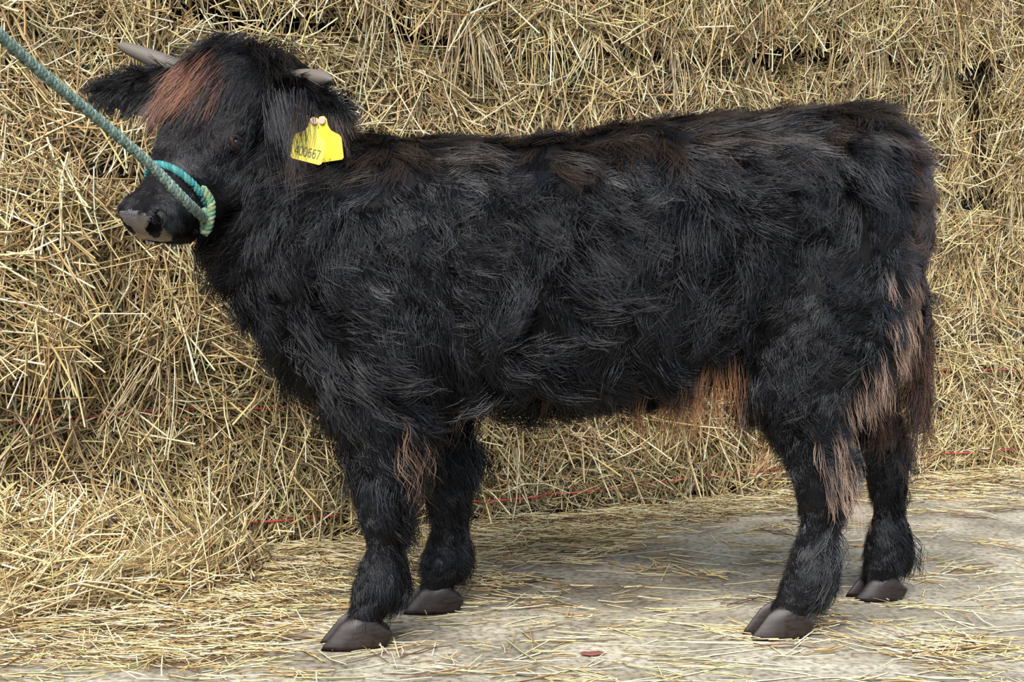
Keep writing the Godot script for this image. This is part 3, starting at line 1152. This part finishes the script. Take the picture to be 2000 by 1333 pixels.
func plate(outline: PackedVector2Array, thick: float) -> ArrayMesh:
	var g := Geo.new()
	var tri := Geometry2D.triangulate_polygon(outline)
	for s in [1.0, -1.0]:
		var k := g.v.size()
		for p in outline:
			g.v.append(Vector3(p.x, p.y, s * thick / 2))
			g.n.append(Vector3(0, 0, s))
			g.c.append(Color.WHITE)
		for t in range(0, tri.size(), 3):
			var up: bool = (g.v[k + tri[t + 2]] - g.v[k + tri[t]]).cross(g.v[k + tri[t + 1]] - g.v[k + tri[t]]).z * s > 0.0
			g.ix.append_array([k + tri[t], k + tri[t + 1] if up else k + tri[t + 2], k + tri[t + 2] if up else k + tri[t + 1]])
	for i in outline.size():
		var a := outline[i]
		var b := outline[(i + 1) % outline.size()]
		g.quad(Vector3(a.x, a.y, thick / 2), Vector3(b.x, b.y, thick / 2), Vector3(b.x, b.y, -thick / 2), Vector3(a.x, a.y, -thick / 2), Color.WHITE)
	return g.mesh()

func build_tags(calf: Node3D) -> void:
	var ym := mat(Color(0.62, 0.50, 0.03), 0.4, 0.5)
	ym.backlight_enabled = true
	ym.backlight = Color(0.25, 0.2, 0.02)
	var out := PackedVector2Array()
	for p in [[-0.028, -0.070], [-0.024, -0.073], [0.024, -0.073], [0.028, -0.070], [0.030, -0.034], [0.027, -0.028], [0.013, -0.018], [0.0085, -0.008], [0.0085, 0.004], [0.004, 0.010], [-0.004, 0.010], [-0.0085, 0.004], [-0.0085, -0.008], [-0.013, -0.018], [-0.027, -0.028], [-0.030, -0.034]]:
		out.append(Vector2(p[0], p[1]))
	for k in 2:
		var at := Vector3(-0.5661, 0.9860, 0.2150) if k == 0 else Vector3(-0.5532, 0.9938, 0.1650)
		var bs := Basis.from_euler(Vector3(-0.12, 0.20, -0.23)) if k == 0 else Basis.from_euler(Vector3(0.1, -0.2, 0.14))
		var o := thing("ear_tag", "yellow plastic ear tag with printed black digits hanging in the calf's near ear" if k == 0 else "yellow plastic ear tag half hidden behind the numbered tag and ear hair", "ear tag", calf.transform * Transform3D(bs, at), "yellow ear tags")
		part("tag_plate", plate(out, 0.0016), ym, o)
		var cyl := CylinderMesh.new()
		cyl.top_radius = 0.006
		cyl.bottom_radius = 0.007
		cyl.height = 0.005
		cyl.radial_segments = 20
		var bt := part("tag_button", cyl, mat(Color(0.42, 0.26, 0.22), 0.5), o, false, "pinkish worn button")
		bt.position = Vector3(0, 0.002, 0.003)
		bt.rotation.x = PI / 2
		if k == 0:
			var f := SystemFont.new()
			f.font_names = PackedStringArray(["Droid Sans"])
			var tm := TextMesh.new()
			tm.text = "400667"
			tm.font = f
			tm.font_size = 48
			tm.pixel_size = 0.00041
			tm.depth = 0.0004
			var t := part("tag_number", tm, mat(Color(0.02, 0.02, 0.015), 0.6), o)
			t.position = Vector3(0.0, -0.056, 0.0011)
			t.scale = Vector3(0.72, 1.25, 1)

func build_coat(calf: Node3D, body: Geo, head: Geo) -> void:
	var coat := Node3D.new()
	coat.name = "coat"
	coat.set_meta("kind", "stuff")
	calf.add_child(coat)
	var meshes := []
	for k in 8:
		meshes.append(clump(38, [0.05, 0.10, 0.16, 0.22, 0.08, 0.13, 0.03, 0.18][k], [0.20, 0.28, 0.25, 0.34, 0.42, 0.3, 0.16, 0.38][k], [-0.1, -0.2, 0.05, -0.15, 0.1, -0.3, 0.0, 0.15][k], rf(0.5, 0.85), rf(0.015, 0.021), 0.0006))
	var xs := []
	var cs := []
	for i in 8:
		xs.append([])
		cs.append(PackedColorArray())
	var sp := sample(body, 5800.0)
	var P_: PackedVector3Array = sp[0]
	var N_: PackedVector3Array = sp[1]
	var fringe_thigh := Geo.new()
	var fringe_belly := Geo.new()
	var fringe_elbow := Geo.new()
	var back_tips := Geo.new()
	var tail := Geo.new()
	var nf := 0
	for i in P_.size():
		var p := P_[i]
		var n := N_[i]
		var h := hloc(p)
		if h.y > -0.05 and h.y < 0.5 and h.z > -0.17 and absf(h.x) < 0.12 and p.x < -0.6:
			continue
		if p.y < 0.046 or (p.y > 0.40 and rng.randf() > 0.36):
			continue
		if p.z < -0.04 and n.z < -0.3 and rng.randf() < 0.78:
			continue
		var L := 0.076
		var tight := 1.0
		if p.y < 0.34:
			L = 0.030 + 0.040 * maxf(0.0, n.x)
			if p.y < 0.10:
				L = 0.020
			tight = 0.8
		elif p.x > 0.28 and p.y < 0.85:
			L = 0.046
		elif p.x < -0.38 and p.y > 0.7:
			L = 0.070
		if p.x > 0.56 and p.y > 0.4:
			L = 0.045
		if p.y > 0.36 and p.y < 0.58 and p.x > -0.3 and p.x < 0.08:
			L *= 1.25
		L *= 1.0 + 0.45 * na.get_noise_3dv(p * 1.6 + Vector3(3, 1, 2))
		var d := flow(p, n)
		var c := Color(0.0045, 0.0042, 0.0050)
		var r := rng.randf()
		if n.y > 0.5 and p.y > 0.9 and r < 0.5:
			c = Color(0.020, 0.013, 0.009)
		if p.x > 0.54 and p.y > 0.35 and n.x > 0.2:
			c = Color(0.040, 0.022, 0.013)
		var nn := (n - d * 0.12).normalized()
		if p.y > 0.34:
			d = d.rotated(n, rf(-0.28, 0.28))
		var dd := (d - nn * d.dot(nn)).normalized()
		var k := rng.randi() % 8
		if p.y < 0.34:
			k = [0, 0, 6, 4, 1, 6, 0, 6][k]
			nn = (n - d * (0.12 - 0.5 * maxf(0.0, n.x))).normalized()
			dd = (d - nn * d.dot(nn)).normalized()
		var f := L / 0.06
		var w := lerpf(f, 1.0, 0.5)
		xs[k].append(Transform3D(Basis(dd * f, nn * f * rf(0.35, 1.45) * (0.35 if n.y > 0.5 and p.y > 0.8 else 1.0), dd.cross(nn) * w), p - n * 0.003))
		cs[k].append(c * rf(0.7, 1.3))
		# long fringes
		var along := clampf((0.74 - p.y) / 0.40, 0, 1)
		var edge := lerpf(0.575, 0.415, along * along * 0.55 + along * 0.45)
		if p.y > 0.30 and p.y < 0.74 and p.z > 0.0 and n.x > -0.2 and rng.randf() < (2.0 if p.y > 0.4 else 0.85) * exp(-pow((p.x - edge) / 0.045, 2.0)) * smoothstep(0.0, 0.3, along + 0.1):
			var tone := rf(0.35, 1.25)
			lock(fringe_thigh, p, (n * 0.55 + Vector3(0.05, -1, 0.1)).normalized(), rf(0.05, 0.11) * (0.7 + 0.4 * along), 7, 0.008, 0.7, 0.07, 0.0005, Color(0.02, 0.012, 0.008), Color(0.29, 0.185, 0.125) * tone, 6)
		elif p.y > 0.25 and p.y < 0.55 and p.x > 0.42 and p.z < -0.02 and n.x > 0.1 and rng.randf() < 0.12:
			lock(fringe_thigh, p, (n * 0.6 + Vector3(0, -1, 0)).normalized(), rf(0.05, 0.09), 7, 0.007, 0.7, 0.07, 0.0005, Color(0.015, 0.010, 0.007), Color(0.11, 0.055, 0.03), 6)
		elif n.y < -0.6 and p.y > 0.41 and p.x > -0.25 and p.x < 0.33 and p.z > -0.18 and p.z < 0.16 and rng.randf() < lerpf(0.25, 1.0, smoothstep(0.02, 0.22, p.x)):
			var t := smoothstep(-0.05, 0.3, p.x)
			for twice in (2 if p.x > 0.05 else 1):
				lock(fringe_belly, p, Vector3(rf(-0.35, 0.25), -1, rf(-0.2, 0.2)), rf(0.09, 0.16) * lerpf(0.8, 1.15, t), 6, 0.012, 0.3, 0.06, 0.00042, Color(0.03, 0.016, 0.010), Color(0.36, 0.17, 0.075) * lerpf(0.4, 1.1, t) * rf(0.6, 1.2), 6)
		elif p.x > -0.42 and p.x < -0.24 and p.y > 0.36 and p.y < 0.52 and p.z > 0.0 and n.x > 0.0 and rng.randf() < 0.75 * smoothstep(0.52, 0.42, p.y):
			lock(fringe_elbow, p, (n * 0.4 + Vector3(0.1, -1, 0.3)).normalized(), rf(0.07, 0.13), 5, 0.012, 0.9, 0.13, 0.0004, Color(0.02, 0.012, 0.009), Color(0.30, 0.18, 0.105) * rf(0.25, 1.2), 8)
		elif n.y > 0.55 and p.y > 0.85 and p.x > -0.6 and rng.randf() < 0.2:
			lock(back_tips, p, (d + n * 0.08).normalized(), rf(0.04, 0.075), 4, 0.005, 0.5, 0.05, 0.0005, Color(0.02, 0.013, 0.01), Color(0.13, 0.07, 0.04), 6)
		elif p.x > 0.535 and p.y > 0.33 and p.y < 0.88 and absf(p.z) < 0.06 and rng.randf() < (1.0 if p.y > 0.4 else 0.7):
			var t := clampf((0.75 - p.y) / 0.35, 0, 1)
			lock(tail, p, (n * lerpf(0.12, 0.35, t) + Vector3(0.02, -1, 0)).normalized(), lerpf(0.06, 0.14, t) * rf(0.7, 1.1), 8, 0.008, 0.8, 0.05, 0.0006, Color(0.012, 0.008, 0.007), Color(0.09, 0.042, 0.022) if rng.randf() < 0.5 else Color(0.03, 0.018, 0.012), 7)
	# face
	var hs := sample(head, 10000.0)
	P_ = hs[0]
	N_ = hs[1]
	for i in P_.size():
		var p := P_[i]
		var n := N_[i]
		var h := hloc(p)
		if h.y < -0.02 and h.z < -0.1:
			continue
		if h.y > 0.356 or Vector3(absf(h.x), h.y, h.z).distance_to(Vector3(0.087, 0.150, -0.048)) < 0.021:
			continue
		if h.y > 0.322 + 0.35 * absf(h.z + 0.052) + 6.0 * h.x * h.x and h.z > -0.084:
			continue
		if absf(h.y - 0.25) < 0.011 and h.z > -0.06:
			continue
		var L := lerpf(0.046, 0.017, smoothstep(0.10, 0.27, h.y))
		if h.z < -0.11 and h.y < 0.25:
			L = lerpf(0.055, 0.03, clampf(h.y / 0.25, 0, 1))
		var d := HF + HL * signf(h.x) * 0.25 + HU * 0.05 + Vector3(0, -0.25, 0)
		if h.y > 0.2:
			d = HF * 0.4 - HU * 0.6 + HL * signf(h.x) * 0.6
		d = (d - n * d.dot(n)).normalized().rotated(n, na.get_noise_3dv(p * 2.0) * 0.9)
		var f := L / 0.06
		var k := rng.randi() % 8
		var c := Color(0.005, 0.0046, 0.005)
		if h.y > 0.1 and h.y < 0.24 and h.z > -0.03:
			c = Color(0.011, 0.008, 0.008)
		xs[k].append(Transform3D(Basis(d * f, n * f * lerpf(0.8, 0.4, smoothstep(0.15, 0.28, h.y)), d.cross(n) * lerpf(f, 0.6, 0.5)), p - n * 0.001))
		cs[k].append(c * rf(0.7, 1.3))
	for k in 8:
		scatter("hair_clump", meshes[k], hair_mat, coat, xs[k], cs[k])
	# tail switch
	for i in 130:
		var t := rng.randf()
		var p := Vector3(0.6536, 0.6876, 0.0000).lerp(Vector3(0.6668, 0.4532, 0.0000), t) + Vector3(rf(-0.02, 0.02), 0, rf(-0.02, 0.02))
		lock(tail, p, Vector3(rf(-0.32, 0.3), -1, rf(-0.2, 0.2)).normalized(), rf(0.10, 0.17), 10, 0.008, 0.5, 0.06, 0.0006, Color(0.014, 0.009, 0.008), Color(0.11, 0.05, 0.025) if rng.randf() < 0.45 else Color(0.02, 0.013, 0.01), 8)
	part("tail_hair", tail.mesh(), hair_mat, calf, true)
	part("thigh_fringe", fringe_thigh.mesh(), hair_mat, calf, true, "tan brown fringe on the thighs")
	part("belly_fringe", fringe_belly.mesh(), hair_mat, calf, true, "orange brown belly hair")
	part("elbow_fringe", fringe_elbow.mesh(), hair_mat, calf, true, "brown hair behind the elbow")
	part("back_hair", back_tips.mesh(), hair_mat, calf, true, "sun-bleached brown hair along the back")
	# forelock: long locks from the poll down over the forehead
	var fl := Geo.new()
	ramp_lo = 0.1
	for i in 12:
		lock(fl, Vector3(-0.5916, 1.0286, 0.2350) + Vector3(rf(-0.012, 0.022), rf(-0.02, 0.02), rf(0.0, 0.01)), Vector3(rf(-0.1, 0.06), -1, rf(0.02, 0.1)).normalized(), rf(0.09, 0.16), 7, 0.005, 0.3, 0.05, 0.0006, Color(0.008, 0.007, 0.007), Color(0.035, 0.022, 0.014), 8)
	ramp_lo = 0.32
	for i in 170:
		var a := rf(-1, 1)
		var p := hp(a * 0.105, rf(-0.05, 0.05), 0.022 - 0.035 * a * a)
		var d := (HF * 1.0 + HU * rf(0.10, 0.45) + HL * (a * 0.22 - 0.18)).normalized()
		var L := rf(0.13, 0.185) * (1.0 - 0.25 * a * a) * (0.72 if a > 0.4 else 1.0)
		var red := Color(0.20, 0.085, 0.048) * rf(0.5, 1.2) if rng.randf() < 0.62 else Color(0.03, 0.02, 0.016)
		if a > 0.55:
			red = Color(0.014, 0.012, 0.012)
		lock(fl, p, d, L, 11, 0.007, 0.55, 0.035, 0.0008, Color(0.008, 0.006, 0.006), red, 9)
	for i in 130:
		# crown tousle and the curtain of hair before the near ear
		var a := rf(-1, 1)
		var p := hp(a * 0.11, rf(-0.07, 0.0), rf(-0.05, 0.02) - 0.03 * a * a)
		lock(fl, p, (HL * (a + 0.2) * 0.8 + HU * 0.35 + HF * rf(0.0, 0.6) + Vector3(0, 0.1, 0)).normalized(), rf(0.06, 0.11), 10, 0.010, 0.9, 0.03, 0.0006, Color(0.010, 0.009, 0.009), Color(0.018, 0.014, 0.012), 7)
	for i in 46:
		var p := hp(rf(0.09, 0.14), rf(0.0, 0.06), rf(-0.07, -0.02))
		lock(fl, p, (Vector3(0.12, -1, 0.25) + HL * 0.2).normalized(), rf(0.14, 0.24), 9, 0.008, 0.4, 0.03, 0.0006, Color(0.009, 0.008, 0.009), Color(0.011, 0.009, 0.009), 8)
	part("forelock", fl.mesh(), hair_mat, calf, true, "forelock with reddish brown ends")
